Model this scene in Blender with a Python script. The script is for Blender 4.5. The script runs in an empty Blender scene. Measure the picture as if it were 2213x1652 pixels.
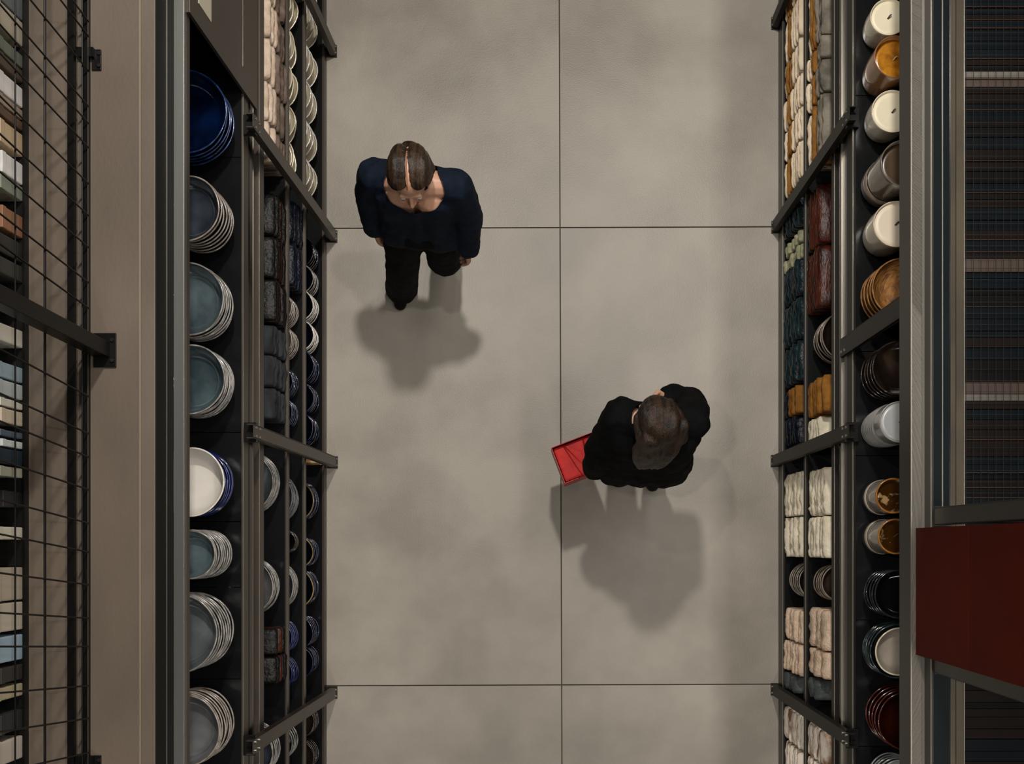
import bpy, bmesh, math, random
from mathutils import Vector, Matrix, noise
R = math.radians
random.seed(7)
SC = bpy.context.scene
COL = SC.collection

# ------------------------------------------------------------------ camera, world, lights, exposure
H, F, PX, PY = 6.2, 2604.0, 1205.0, 1180.0          # camera height, focal length and foot of the plumb line (2213x1652 frame)
cam_d = bpy.data.cameras.new('camera'); cam = bpy.data.objects.new('camera', cam_d); COL.objects.link(cam)
cam.location = (0, 0, H); cam.rotation_euler = (0, 0, 0)
cam_d.sensor_width = 36; cam_d.lens = F / 2213 * 36
cam_d.shift_x = (1106.5 - PX) / 2213; cam_d.shift_y = (PY - 826) / 2213
cam_d.clip_start = .05
SC.camera = cam

w = bpy.data.worlds.new('world'); SC.world = w; w.use_nodes = True
w.node_tree.nodes['Background'].inputs[0].default_value = (1, .93, .84, 1)
w.node_tree.nodes['Background'].inputs[1].default_value = .05

def lamp(name, kind, loc, energy, color=(1, .95, .885), rot=(0, 0, 0), **kw):
    d = bpy.data.lights.new(name, kind); d.energy = energy; d.color = color
    for k, v in kw.items(): setattr(d, k, v)
    o = bpy.data.objects.new(name, d); COL.objects.link(o); o.location = loc; o.rotation_euler = rot
    return o
lamp('ceiling_spot', 'SPOT', (.07, 3.1, 6.7), 800, rot=(R(-22), 0, 0), spot_size=R(120), spot_blend=.6, shadow_soft_size=.13)
lamp('ceiling_spot', 'SPOT', (-.2, -3.2, 6.9), 190, rot=(R(20), 0, 0), spot_size=R(120), spot_blend=.6, shadow_soft_size=.3)
lamp('linear_lamp_right', 'AREA', (1.62, .6, 6.6), 130, shape='RECTANGLE', size=.22, size_y=6.5)
for yy in (-1.6, -.2, 1.2, 2.6):                      # shelf washers on the aisle's lamp rails
    for sx in (-1, 1):
        lamp('shelf_washer', 'SPOT', (-sx*.55, yy+.5, 6.5), 175 if sx < 0 else 240, rot=Vector((sx*1.42+sx*.55, -.6, -5.6)).to_track_quat('-Z', 'Y').to_euler(), spot_size=R(34), spot_blend=1, shadow_soft_size=.06)

SC.view_settings.view_transform = 'Standard'; SC.view_settings.look = 'None'
SC.view_settings.gamma = 1; SC.view_settings.use_curve_mapping = False
SC.view_settings.exposure = 0.0

# ------------------------------------------------------------------ helpers
def P(px, py, z):                                     # point at height z that the photograph shows at pixel px, py
    s = (H - z) / F
    return ((px - PX) * s, (PY - py) * s)
def hexc(h):
    h = h.lstrip('#'); c = [int(h[i:i+2], 16) / 255 for i in (0, 2, 4)]
    return tuple(x / 12.92 if x <= .04045 else ((x + .055) / 1.055) ** 2.4 for x in c) + (1,)

MATS = {}
def mat(name, c1, c2=None, scale=6, rough=.5, metal=0, bump=0, bscale=60, stretch=(1, 1, 1), coat=0, detail=4, lo=.35, hi=.65, rrange=0, spec=.5, bstretch=None):
    if name in MATS: return MATS[name]
    m = bpy.data.materials.new(name); m.use_nodes = True; MATS[name] = m
    nt = m.node_tree; b = nt.nodes['Principled BSDF']; L = nt.links.new
    b.inputs['Roughness'].default_value = rough; b.inputs['Metallic'].default_value = metal
    b.inputs['Coat Weight'].default_value = coat; b.inputs['Coat Roughness'].default_value = .05
    b.inputs['Specular IOR Level'].default_value = spec
    tc = nt.nodes.new('ShaderNodeTexCoord'); oi = nt.nodes.new('ShaderNodeObjectInfo')
    mul = nt.nodes.new('ShaderNodeMath'); mul.operation = 'MULTIPLY'; mul.inputs[1].default_value = 37.0
    L(oi.outputs['Random'], mul.inputs[0])
    add = nt.nodes.new('ShaderNodeVectorMath'); add.operation = 'ADD'
    L(tc.outputs['Object'], add.inputs[0]); L(mul.outputs[0], add.inputs[1])
    mp = nt.nodes.new('ShaderNodeMapping'); mp.inputs['Scale'].default_value = stretch; L(add.outputs[0], mp.inputs[0])
    n = nt.nodes.new('ShaderNodeTexNoise'); n.inputs['Scale'].default_value = scale; n.inputs['Detail'].default_value = detail
    L(mp.outputs[0], n.inputs['Vector'])
    r = nt.nodes.new('ShaderNodeValToRGB'); r.color_ramp.elements[0].position = lo; r.color_ramp.elements[1].position = hi
    r.color_ramp.elements[0].color = hexc(c1); r.color_ramp.elements[1].color = hexc(c2 or c1)
    L(n.outputs[0], r.inputs[0]); L(r.outputs[0], b.inputs['Base Color'])
    if rrange:
        mr = nt.nodes.new('ShaderNodeMapRange'); mr.inputs['To Min'].default_value = rough - rrange; mr.inputs['To Max'].default_value = rough + rrange
        L(n.outputs[0], mr.inputs[0]); L(mr.outputs[0], b.inputs['Roughness'])
    if bump:
        mp2 = nt.nodes.new('ShaderNodeMapping'); mp2.inputs['Scale'].default_value = bstretch or stretch; L(add.outputs[0], mp2.inputs[0])
        n2 = nt.nodes.new('ShaderNodeTexNoise'); n2.inputs['Scale'].default_value = bscale; n2.inputs['Detail'].default_value = 3
        L(mp2.outputs[0], n2.inputs['Vector'])
        bp = nt.nodes.new('ShaderNodeBump'); bp.inputs['Strength'].default_value = bump; bp.inputs['Distance'].default_value = .01
        L(n2.outputs[0], bp.inputs['Height']); L(bp.outputs[0], b.inputs['Normal'])
    return m

def box(bm, x0, x1, y0, y1, z0, z1, bev=0):
    t = bmesh.new()
    M = Matrix.Translation(((x0+x1)/2, (y0+y1)/2, (z0+z1)/2)) @ Matrix.Diagonal((abs(x1-x0), abs(y1-y0), abs(z1-z0), 1))
    bmesh.ops.create_cube(t, size=1, matrix=M)
    if bev: bmesh.ops.bevel(t, geom=t.edges[:], offset=bev, segments=2, affect='EDGES', profile=.6)
    me = bpy.data.meshes.new('t'); t.to_mesh(me); bm.from_mesh(me); bpy.data.meshes.remove(me); t.free()
def tube(bm, pts, r, seg=8):
    pts = [Vector(p) for p in pts]; rings = []
    for i, p in enumerate(pts):
        d = (pts[min(i+1, len(pts)-1)] - pts[max(i-1, 0)]).normalized()
        a = d.orthogonal().normalized() if i == 0 else (a - d * a.dot(d)).normalized()
        b = d.cross(a)
        rr = r[i] if isinstance(r, (list, tuple)) else r
        rings.append([bm.verts.new(p + (a*math.cos(2*math.pi*k/seg) + b*math.sin(2*math.pi*k/seg)) * rr) for k in range(seg)])
    for i in range(len(rings)-1):
        for k in range(seg): bm.faces.new((rings[i][k], rings[i][(k+1) % seg], rings[i+1][(k+1) % seg], rings[i+1][k]))
    bm.faces.new(rings[0][::-1]); bm.faces.new(rings[-1])
def lathe(bm, prof, seg=32, mi=None, wob=None):
    """prof: (r, z) points; mi: material index per profile segment; wob(theta, r, z) -> (r, z)"""
    rings = []
    for (r, z) in prof:
        if r < 1e-6: rings.append([bm.verts.new((0, 0, z))]); continue
        ring = []
        for k in range(seg):
            t = 2*math.pi*k/seg; rr, zz = wob(t, r, z) if wob else (r, z)
            ring.append(bm.verts.new((rr*math.cos(t), rr*math.sin(t), zz)))
        rings.append(ring)
    for i in range(len(rings)-1):
        a, b = rings[i], rings[i+1]
        for k in range(seg):
            k2 = (k+1) % seg
            if len(a) == 1 and len(b) == 1: continue
            if len(a) == 1: f = bm.faces.new((a[0], b[k2], b[k]))
            elif len(b) == 1: f = bm.faces.new((a[k], a[k2], b[0]))
            else: f = bm.faces.new((a[k], a[k2], b[k2], b[k]))
            if mi: f.material_index = mi[i]
def mesh_of(bm, name, mats, smooth=False):
    bmesh.ops.recalc_face_normals(bm, faces=bm.faces[:])
    me = bpy.data.meshes.new(name); bm.to_mesh(me); bm.free()
    for m in (mats if isinstance(mats, (list, tuple)) else [mats]): me.materials.append(m)
    if smooth:
        for p in me.polygons: p.use_smooth = True
    return me
def link(name, me, parent=None, loc=(0, 0, 0), rz=0):
    o = bpy.data.objects.new(name, me); COL.objects.link(o); o.location = loc; o.rotation_euler = (0, 0, rz)
    if parent:
        o.parent = parent
    return o
def part(name, bm, m, parent, smooth=False):          # geometry given in world coordinates, parent unrotated
    o = link(name, mesh_of(bm, name, m, smooth), parent)
    L = Vector()
    p = parent
    while p: L += p.location; p = p.parent
    o.location = -L
    return o
def boxpart(name, m, parent, *b, bev=0):
    bm = bmesh.new(); box(bm, *b, bev=bev); return part(name, bm, m, parent)
def tag(o, label=None, cat=None, group=None, kind=None):
    for k, v in (('label', label), ('category', cat), ('group', group), ('kind', kind)):
        if v: o[k] = v
    return o
def thing(name, label, cat, loc=(0, 0, 0), group=None):
    return tag(link(name, None, None, loc), label, cat, group)

# ------------------------------------------------------------------ materials
M_floor = mat('polished_concrete', '#8a8377', '#a39c90', scale=2.3, rough=.45, bump=.12, bscale=150, detail=12, rrange=.08, lo=.34, hi=.66)
M_gap = mat('joint_filler', '#4c463b', rough=.9)
M_deck = mat('beige_cement', '#493f35', '#62564a', scale=2.6, rough=.55, bump=.05, bscale=90, stretch=(1, .5, 1), detail=7, lo=.3, hi=.7)
M_frame = mat('bronze_steel', '#3a322a', '#433a31', scale=3, rough=.4, metal=.5)
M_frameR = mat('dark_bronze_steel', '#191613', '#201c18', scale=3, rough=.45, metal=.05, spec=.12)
M_dark = mat('dark_bronze', '#1c1814', '#231e18', scale=3, rough=.38, metal=.4)
M_shelf = mat('blackened_tray', '#0c0d0e', '#141516', scale=3, rough=.22, spec=.3, stretch=(1, .3, 1))
M_black = mat('black_steel', '#060606', '#0a0a09', scale=5, rough=.4, spec=.2)
M_polish = mat('brushed_steel', '#5f605d', '#71716d', scale=4, rough=.4, metal=.7, stretch=(1, .06, 1), bump=.02, bscale=200)
M_channel = mat('gunmetal', '#2a2824', '#383530', scale=4, rough=.24, metal=.95, stretch=(1, .1, 1))
M_edge = mat('bright_edge', '#8d877c', rough=.3, metal=.8)
M_back = mat('black_back_panel', '#060606', '#0a0a0a', rough=.6, spec=.2)
M_bolt = mat('bolt_steel', '#9a9690', rough=.3, metal=.9)
M_navy = mat('navy_gloss', '#070d10', '#0a1114', rough=.2, spec=.25)
M_red = mat('oxblood_board', '#3a0b03', '#4c0f04', scale=2, rough=.55, stretch=(1, 1, .4), detail=3, spec=.04)

Y0, Y1 = -1.75, 4.0

# ------------------------------------------------------------------ floor of large slabs
floor = tag(link('floor', None), kind='structure', label='polished grey concrete floor of big slabs between the shelves')
bm = bmesh.new(); box(bm, -3.2, 3.2, -3.6, 5.2, -.12, -.012); part('joint_bed', bm, M_gap, floor)
ang = .0035; ca, sa = math.cos(ang), math.sin(ang)
gx = [-3.0, .017, 3.0]; gy = [-3.07, -.717, 1.638, 4.9]; g = .0026
for i in range(2):
    for j in range(3):
        bm = bmesh.new(); box(bm, gx[i]+g, gx[i+1]-g, gy[j]+g, gy[j+1]-g, -.04, 0, bev=.0015)
        bmesh.ops.rotate(bm, verts=bm.verts[:], matrix=Matrix.Rotation(ang, 3, 'Z'), cent=(.017, .4, 0))
        part('slab', bm, M_floor, floor)

# ------------------------------------------------------------------ left side: shelving wall, deck above
XF = -1.19; ZD = 2.53
def zl(px, X=XF): return H - F * abs(X) / abs(px - PX)
wall = tag(link('wall_left', None), kind='structure', label='black wall behind the left shelves carrying a beige cement ledge')
boxpart('back_panel', M_back, wall, -1.78, -1.70, Y0, Y1, 0, 2.45)
xs = P(303, 0, ZD)[0]
boxpart('ledge_panel', M_deck, wall, xs+.0015, -1.226, Y0, Y1, 2.45, ZD, bev=.002)
boxpart('ledge_panel', M_deck, wall, -2.3, xs-.0015, Y0, Y1, 2.45, ZD, bev=.002)
boxpart('seam_strip', mat('seam_filler', '#857762', rough=.6), wall, xs-.0014, xs+.0014, Y0, Y1, ZD-.01, ZD+.0006)
boxpart('riser', mat('black_riser', '#0f0e0d', rough=.6, spec=.15), wall, -1.2255, -1.222, Y0, Y1, 2.365, ZD-.004)
boxpart('riser_bead', M_edge, wall, -1.222, -1.2205, Y0, Y1, zl(361, -1.2205)-.002, zl(361, -1.2205)+.002)

shl = thing('display_shelving', 'long bronze steel shelving along the left of the aisle, holding crockery', 'shelving', (-1.4, 1, 0))
boxpart('ledge', M_polish, shl, -1.222, -1.189, Y0, Y1, 2.335, 2.365, bev=.001)
boxpart('fascia', M_frame, shl, -1.215, XF, Y0, Y1, zl(410), 2.335)
boxpart('ledge_edge', M_edge, shl, -1.189, -1.1875, Y0, Y1, 2.362, 2.3655)
# upper shelf made of trays
zt = zl(525)
ys = [Y1] + [P(0, y, zt)[1] for y in (340, 935, 1128, 1270, 1468)] + [Y0]
for a, b in zip(ys[1:], ys[:-1]): boxpart('tray', M_shelf, shl, -1.68, -1.196, a+.0015, b-.0015, zt-.02, zt)
boxpart('nosing', M_frame, shl, -1.197, XF, Y0, Y1, zl(537), zt, bev=.001)
boxpart('nosing_edge', M_edge, shl, -1.1905, -1.188, Y0, Y1, zt-.006, zt+.001)
bm = bmesh.new()                                    # half round channel under the upper shelf
za, zb = zl(560.5), zl(537)
box(bm, -1.24, -1.225, Y0, Y1, za, zb)
n = 8
for k in range(n):
    t0, t1 = math.pi*k/n, math.pi*(k+1)/n; c, h2 = (za+zb)/2, (zb-za)/2
    v = [bm.verts.new((-1.223+.026*math.sin(t), y, c-h2*math.cos(t))) for t, y in ((t0, Y0), (t1, Y0), (t1, Y1), (t0, Y1))]
    bm.faces.new(v)
part('channel', bm, M_channel, shl, True)
boxpart('lower_beam', M_frame, shl, -1.215, XF, Y0, Y1, zl(570.5), za, bev=.001)
boxpart('beam_edge', M_edge, shl, -1.191, -1.1885, Y0, Y1, za-.002, za+.004)
SHL = []
for (pa, pb) in ((620, 625.5), (657, 662)):
    z1, z0 = zl(pa), zl(pb); SHL.append(z1)
    boxpart('shelf', M_shelf, shl, -1.68, -1.199, Y0, Y1, z1-.022, z1)
    boxpart('shelf_edge', M_frame, shl, -1.199, XF, Y0, Y1, z0, z1+.001, bev=.001)
    boxpart('edge_bead', M_edge, shl, XF-.001, XF+.0012, Y0, Y1, z1-.004, z1+.0015)
zb0 = zl(700); SHL.append(zb0)
boxpart('bottom_shelf', M_shelf, shl, -1.68, -1.199, Y0, Y1, .002, zb0)
boxpart('plinth', M_frame, shl, -1.199, XF+.002, Y0, Y1, .001, zb0+.001)
boxpart('back_sheet', M_back, shl, -1.69, -1.681, Y0, Y1, 0.002, 2.3)
# steel sheet closing the upper opening at the far end
ye = 1.71
pnl = boxpart('cover_panel', M_frame, shl, -1.1895, -1.178, ye, Y1, zl(556, -1.178), 2.34, bev=.001)
boxpart('panel_seam', M_edge, shl, -1.178, -1.1772, P(0, 155, 1.64)[1], Y1, zl(525, -1.178)-.001, zl(525, -1.178)+.002)
card = tag(link('notice_card', None, None, (-1.177, 1.95, 2.16)), 'pale cream card stuck on the bronze panel at the far left', 'card')
boxpart('sheet', mat('cream_card', '#c4baa4', rough=.6), card, -1.1779, -1.176, 1.78, 2.2, zl(457, -1.176), zl(430, -1.176))

def upright(sgn, px, py, ztop, root, zbot=0.0, wy=.05):
    """channel shaped post in front of the shelf edges; px,py = foot on the floor in the photograph"""
    x, y = P(px, py, zbot)
    bm = bmesh.new()
    xf, xb = x, x + sgn*.028
    box(bm, min(xf, xf+sgn*.004), max(xf, xf+sgn*.004), y-wy/2, y+wy/2, zbot+.012, ztop)
    for s in (-1, 1): box(bm, min(xf, xb), max(xf, xb), y+s*wy/2-.002, y+s*wy/2+.002, zbot+.012, ztop)
    u = part('upright', bm, M_frame if sgn < 0 else M_frameR, root)
    bm = bmesh.new(); box(bm, min(x-sgn*.004, x+sgn*.052), max(x-sgn*.004, x+sgn*.052), y-wy/2-.006, y+wy/2+.006, zbot+.001, zbot+.012, bev=.001)
    part('foot_plate', bm, M_dark, u)
    bm = bmesh.new()
    box(bm, min(x+sgn*.004, x+sgn*.05), max(x+sgn*.004, x+sgn*.05), y-wy/2-.012, y+wy/2+.012, ztop-.07, ztop-.045)
    part('bracket', bm, M_black, u)
    for zz in (zbot+.03, ztop-.03, ztop-.085):
        for s in (-1, 1):
            bm = bmesh.new(); tube(bm, [(x-sgn*.004, y+s*.016, zz), (x+sgn*.002, y+s*.016, zz)], .0055, 8); part('bolt', bm, M_bolt, u)
    return u
for (px, py) in ((727, 112), (728, 512), (729, 1000), (728, 1497)): upright(-1, px, py, 1.70, shl)
# small brackets under the left shelves behind each post
for py in (512, 1000, 1497):
    y = P(0, py, 0)[1]
    for z in SHL[:2]: boxpart('bracket', M_black, shl, -1.45, -1.2, y-.012, y+.012, z-.06, z-.022)

# ------------------------------------------------------------------ right side shelving
XR = 1.136
def zr(px, X=XR): return H - F * abs(X) / abs(px - PX)
shr = thing('display_shelving', 'long bronze steel shelving along the right of the aisle, holding candles and cloth', 'shelving', (1.4, 1, 0))
boxpart('back_sheet', M_back, shr, 1.63, 1.64, Y0, Y1, .002, 2.3)
zb0r = zr(1692); SHR = [zb0r]
boxpart('bottom_shelf', M_shelf, shr, XR+.01, 1.63, Y0, Y1, .002, zb0r)
boxpart('plinth', M_dark, shr, XR, XR+.01, Y0, Y1, .001, zb0r)
boxpart('edge_bead', M_edge, shr, XR-.0015, XR+.001, Y0, Y1, zb0r-.012, zb0r+.002)
z0, z1 = zr(1737), zr(1741.5); SHR.append(z1)
boxpart('shelf', M_shelf, shr, XR+.01, 1.63, Y0, Y1, z1-.022, z1)
boxpart('shelf_edge', M_frameR, shr, XR, XR+.01, Y0, Y1, z0, z1+.001)
boxpart('edge_bead', M_edge, shr, XR-.0012, XR+.001, Y0, Y1, z1-.004, z1+.0015)
boxpart('lower_beam', M_frameR, shr, XR, XR+.03, Y0, Y1, zr(1797), zr(1803.5), bev=.001)
boxpart('beam_edge', M_edge, shr, XR-.0015, XR+.001, Y0, Y1, zr(1803.5)-.005, zr(1803.5)+.002)
bm = bmesh.new(); za, zb = zr(1803.5), zr(1818)
box(bm, 1.175, 1.19, Y0, Y1, za, zb)
for k in range(n):
    t0, t1 = math.pi*k/n, math.pi*(k+1)/n; c, h2 = (za+zb)/2, (zb-za)/2
    bm.faces.new([bm.verts.new((1.170-.026*math.sin(t), y, c-h2*math.cos(t))) for t, y in ((t0, Y0), (t1, Y0), (t1, Y1), (t0, Y1))])
part('channel', bm, M_channel, shr, True)
boxpart('rib', M_edge, shr, XR-.001, XR+.02, Y0, Y1, zb-.003, zb+.003)
zm = (zr(1818)+zr(1843))/2
boxpart('upper_beam', M_dark, shr, XR+.006, XR+.04, Y0, Y1, zr(1818)+.003, zm)
boxpart('nosing', M_frameR, shr, XR, XR+.012, Y0, Y1, zm, zr(1843), bev=.001)
ZU = zr(1844)
boxpart('nosing_edge', M_edge, shr, XR-.0025, XR+.001, Y0, Y1, ZU-.008, ZU+.001)
yr = [Y1] + [P(0, y, ZU)[1] for y in (207, 760, 985, 1340, 1614)] + [Y0]
for a, b in zip(yr[1:], yr[:-1]): boxpart('tray', M_shelf, shr, XR+.01, 1.63, a+.0015, b-.0015, ZU-.02, ZU)
XA = 1.120
boxpart('fascia', M_dark, shr, XA, XR+.02, Y0, Y1, zr(1943.5, XA), zr(1969, XA), bev=.001)
boxpart('fascia_edge', M_edge, shr, XA-.001, XA+.002, Y0, Y1, zr(1969, XA)-.003, zr(1969, XA)+.001)
for (px, py) in ((1668, 52), (1668, 492), (1667, 997), (1667, 1490)): upright(1, px, py, 1.64, shr)
# upper post in front of the candle shelf
bm = bmesh.new(); yy = P(0, 752, 1.44)[1]
box(bm, 1.1205, 1.125, yy-.036, yy+.036, 1.42, 2.249); box(bm, 1.1205, 1.136, yy-.036, yy-.032, 1.42, 2.249); box(bm, 1.1205, 1.136, yy+.032, yy+.036, 1.42, 2.249)
u = part('upright', bm, M_frameR, shr)
for zz in (1.45, 1.5):
    bm = bmesh.new(); tube(bm, [(1.1165, yy-.018, zz), (1.122, yy-.018, zz)], .006, 8); part('bolt', bm, M_bolt, u)
for py in (492, 997, 1490):
    y = P(0, py, 0)[1]; boxpart('bracket', M_black, shr, 1.15, 1.4, y-.012, y+.012, SHR[1]-.06, SHR[1]-.022)

# right upper deck
ZT = zr(1969, 1.120)
XL = P(1998, 0, ZT)[0]
wr = tag(link('wall_right', None), kind='structure', label='steel edged wall above the right shelves with a dark glossy recess')
boxpart('back_panel', M_back, wr, 1.641, 1.70, Y0, Y1, 0, 2.3)
boxpart('ledge', mat('grey_ledge', '#645f57', '#757067', scale=5, rough=.45, metal=.3, stretch=(1, .2, 1)), wr, XA+.0025, XL, Y0, Y1, ZT-.03, ZT)
ZG = ZT+.075
boxpart('riser', M_dark, wr, XL, XL+.005, Y0, Y1, ZT-.03, ZG)
boxpart('riser_bead', M_edge, wr, XL-.0012, XL+.001, Y0, Y1, ZG-.012, ZG-.004)
x2 = P(2040, 0, ZG)[0]; x3 = P(2053, 0, ZG)[0]; x4 = P(2082, 0, ZG)[0]
boxpart('gutter', M_navy, wr, XL+.005, x3, Y0, Y1, ZG-.03, ZG)
boxpart('gutter_bead', M_edge, wr, P(2036.5, 0, ZG)[0]-.001, P(2036.5, 0, ZG)[0]+.001, .119, Y1, ZG, ZG+.004)
boxpart('sill', mat('sill_stone', '#3d3830', '#4f483b', scale=3, rough=.2, metal=.2), wr, x3, P(2064.5, 0, ZG)[0]-.001, Y0, Y1, ZG-.03, ZG+.006)
boxpart('sill', MATS['sill_stone'], wr, P(2064.5, 0, ZG)[0]+.001, x4, Y0, Y1, ZG-.03, ZG+.006)
boxpart('sill_bead', M_edge, wr, x4, x4+.002, Y0, Y1, ZG-.03, ZG+.008)

deck = thing('slatted_deck', 'dark slatted deck under fine wire mesh at the right edge', 'deck', (1.6, 1, 2.38))
boxpart('base', M_back, deck, x4+.003, 2.2, Y0, Y1, ZG-.06, ZG-.04)
slc = [mat('slat_ink', '#060a0d', '#0a0f13', rough=.4, spec=.05), mat('slat_black', '#090808', '#0e0c0b', rough=.4, spec=.05),
       mat('slat_umber', '#100c0a', '#150f0c', rough=.4, spec=.05)]
slg = mat('slat_silver', '#4a4541', '#655f58', scale=8, rough=.35, metal=.4, stretch=(.3, 3, 1))
slk = mat('slat_brown', '#2f241d', '#3d3027', scale=8, rough=.35, metal=.3, stretch=(.3, 3, 1))
cop = mat('copper_strip', '#3a2417', rough=.35, metal=.4)
def yd(py): return P(0, py, ZG)[1]
py = -60
wide = [(150, 168, slg), (168, 185, slk), (556, 586, slk), (826, 850, slk), (850, 866, slg)]
while py < 1720:
    wd = next(((a, b, m) for a, b, m in wide if a-8 <= py < b), None)
    if wd: a, b, m = wd; h2 = b - py
    else:
        h2 = random.choice((14, 18, 22, 26)); m = random.choice(slc)
        for a, b, _ in wide:
            if py < a < py+h2+6: h2 = a - py
    boxpart('slat', m, deck, x4+.004, 2.15, yd(py+h2)+.001, yd(py)-.001, ZG-.04, ZG-random.uniform(.012, .02))
    if random.random() < .36 and py < 1110:
        boxpart('strip', cop, deck, x4+.004, 2.15, yd(py+h2)-.0008, yd(py+h2)+.0008, ZG-.04, ZG-.008)
    py += h2
wire = mat('mesh_wire', '#0f1112', rough=.4, spec=.2)
for k in range(12):
    x = P(2088+16.2*k, 0, ZG)[0]
    bm = bmesh.new(); tube(bm, [(x, yd(1095), ZG-.002), (x, Y1, ZG-.002)], .0009, 4); part('wire', bm, wire, deck)
for k in range(46):
    y = yd(1090-24.3*k)
    bm = bmesh.new(); tube(bm, [(x4+.002, y, ZG-.0038), (P(2290, 0, ZG)[0], y, ZG-.0038)], .0009, 4); part('wire', bm, wire, deck)

red = thing('tall_board', 'tall oxblood red board rising from the right ledge between black posts', 'board', (1.16, -.14, ZT))
zs_ = zr(2093, 1.135)
boxpart('board', M_red, red, 1.135, 1.168, -.345, .056, ZT, zs_-.0012)
boxpart('board', M_red, red, 1.135, 1.168, -.345, .056, zs_+.0012, 3.6)
boxpart('seam_bead', cop, red, 1.137, 1.166, -.344, .055, zs_-.0012, zs_+.0012)
for nm, a, b, lab in (('steel_post', .064, .119, 'black steel post on the far side of the oxblood board'), ('steel_post', -.395, -.35, 'black steel post on the near side of the oxblood board')):
    t = thing(nm, lab, 'post', (1.2, (a+b)/2, ZG))
    boxpart('shaft', M_black, t, XL+.007, XL+.047, a, b, ZG+.008, 3.6, bev=.002)
    boxpart('face_strip', M_dark, t, XL+.0045, XL+.0068, a+.004, b-.004, ZG+.008, 3.6)
    boxpart('base_plate', M_dark, t, XL+.0055, XL+.06, a-.003, b+.003, ZG, ZG+.008)

# ------------------------------------------------------------------ left guard mesh and rack on the ledge
gd = thing('mesh_guard', 'black wire mesh guard standing on the beige ledge at the left', 'guard', (-1.4, .6, ZD))
xm = P(190, 0, ZD)[0]
boxpart('bottom_rail', M_black, gd, P(184, 0, ZD)[0], P(196, 0, ZD)[0], Y0, Y1, ZD+.001, ZD+.028)
boxpart('rail_edge', M_edge, gd, P(191, 0, ZD+.028)[0]-.0012, P(191, 0, ZD+.028)[0], Y0, Y1, ZD+.028, ZD+.030)
boxpart('inner_rail', M_black, gd, P(151, 0, ZD)[0], P(165, 0, ZD)[0], Y0, Y1, ZD+.001, ZD+.02)
boxpart('rail_edge', M_edge, gd, P(166, 0, ZD+.02)[0]-.001, P(166, 0, ZD+.02)[0], Y0, Y1, ZD+.016, ZD+.022)
XM = P(188, 0, ZD+.03)[0]
for px, rr in ((178, .002), (97, .0036), (33, .0024), (-40, .0036)):
    z = H - F*abs(XM)/abs(px-PX)
    bm = bmesh.new(); tube(bm, [(XM, Y0, z), (XM, Y1, z)], rr, 6); part('long_wire', bm, M_black, gd)
zc = H - F*abs(XM)/abs(97-PX); sc = (H-zc)/F
ysh = 0.084                                           # the panel's upright wires lean a little along the aisle
for py in (-130, -75, -40, 42, 125, 165, 222, 307, 382, 457, 540, 600, 683, 808, 896, 951, 1028, 1107, 1175, 1252, 1331, 1398, 1490, 1567, 1648, 1720, 1800):
    y = (PY-py)*sc
    za, zb = ZD+.028, 3.55
    bm = bmesh.new(); tube(bm, [(XM+.004, y-ysh*(za-zc)*-1, za), (XM+.004, y-ysh*(zb-zc)*-1, zb)], .0028, 5)
    part('upright_wire', bm, M_black, gd)
boxpart('top_rail', M_black, gd, XM-.015, XM+.015, Y0, Y1, 3.55, 3.58)
def post_foot(px, py, root, sx=.030, sy=.052):
    x, y = P(px, py, ZD); boxpart('base_plate', M_black, root, x-sx, x+sx, y-sy, y+sy, ZD+.0005, ZD+.008, bev=.001)
    for a, b in ((.7, .6), (.7, -.6)):
        bm = bmesh.new(); tube(bm, [(x+sx*a, y+sy*b, ZD+.008), (x+sx*a, y+sy*b, ZD+.014)], .006, 8); part('bolt', bm, M_dark, root)
    return x, y
x, y = post_foot(228, 758, gd, .034, .052)
bm = bmesh.new(); box(bm, x-.03, x+.016, y-.022, y+.024, ZD+.008, 3.55, bev=.002)
for v in bm.verts: v.co.y += (v.co.z-ZD)*.03
part('post', bm, M_black, gd)
for py in (131, 1655):
    x, y = post_foot(210, py, gd, .014, .031)
    boxpart('clip', M_black, gd, P(170, 0, ZD)[0], x-.004, y+.004, y+.032, ZD+.008, ZD+.024)
for a, b in ((130, 0),): pass

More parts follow.
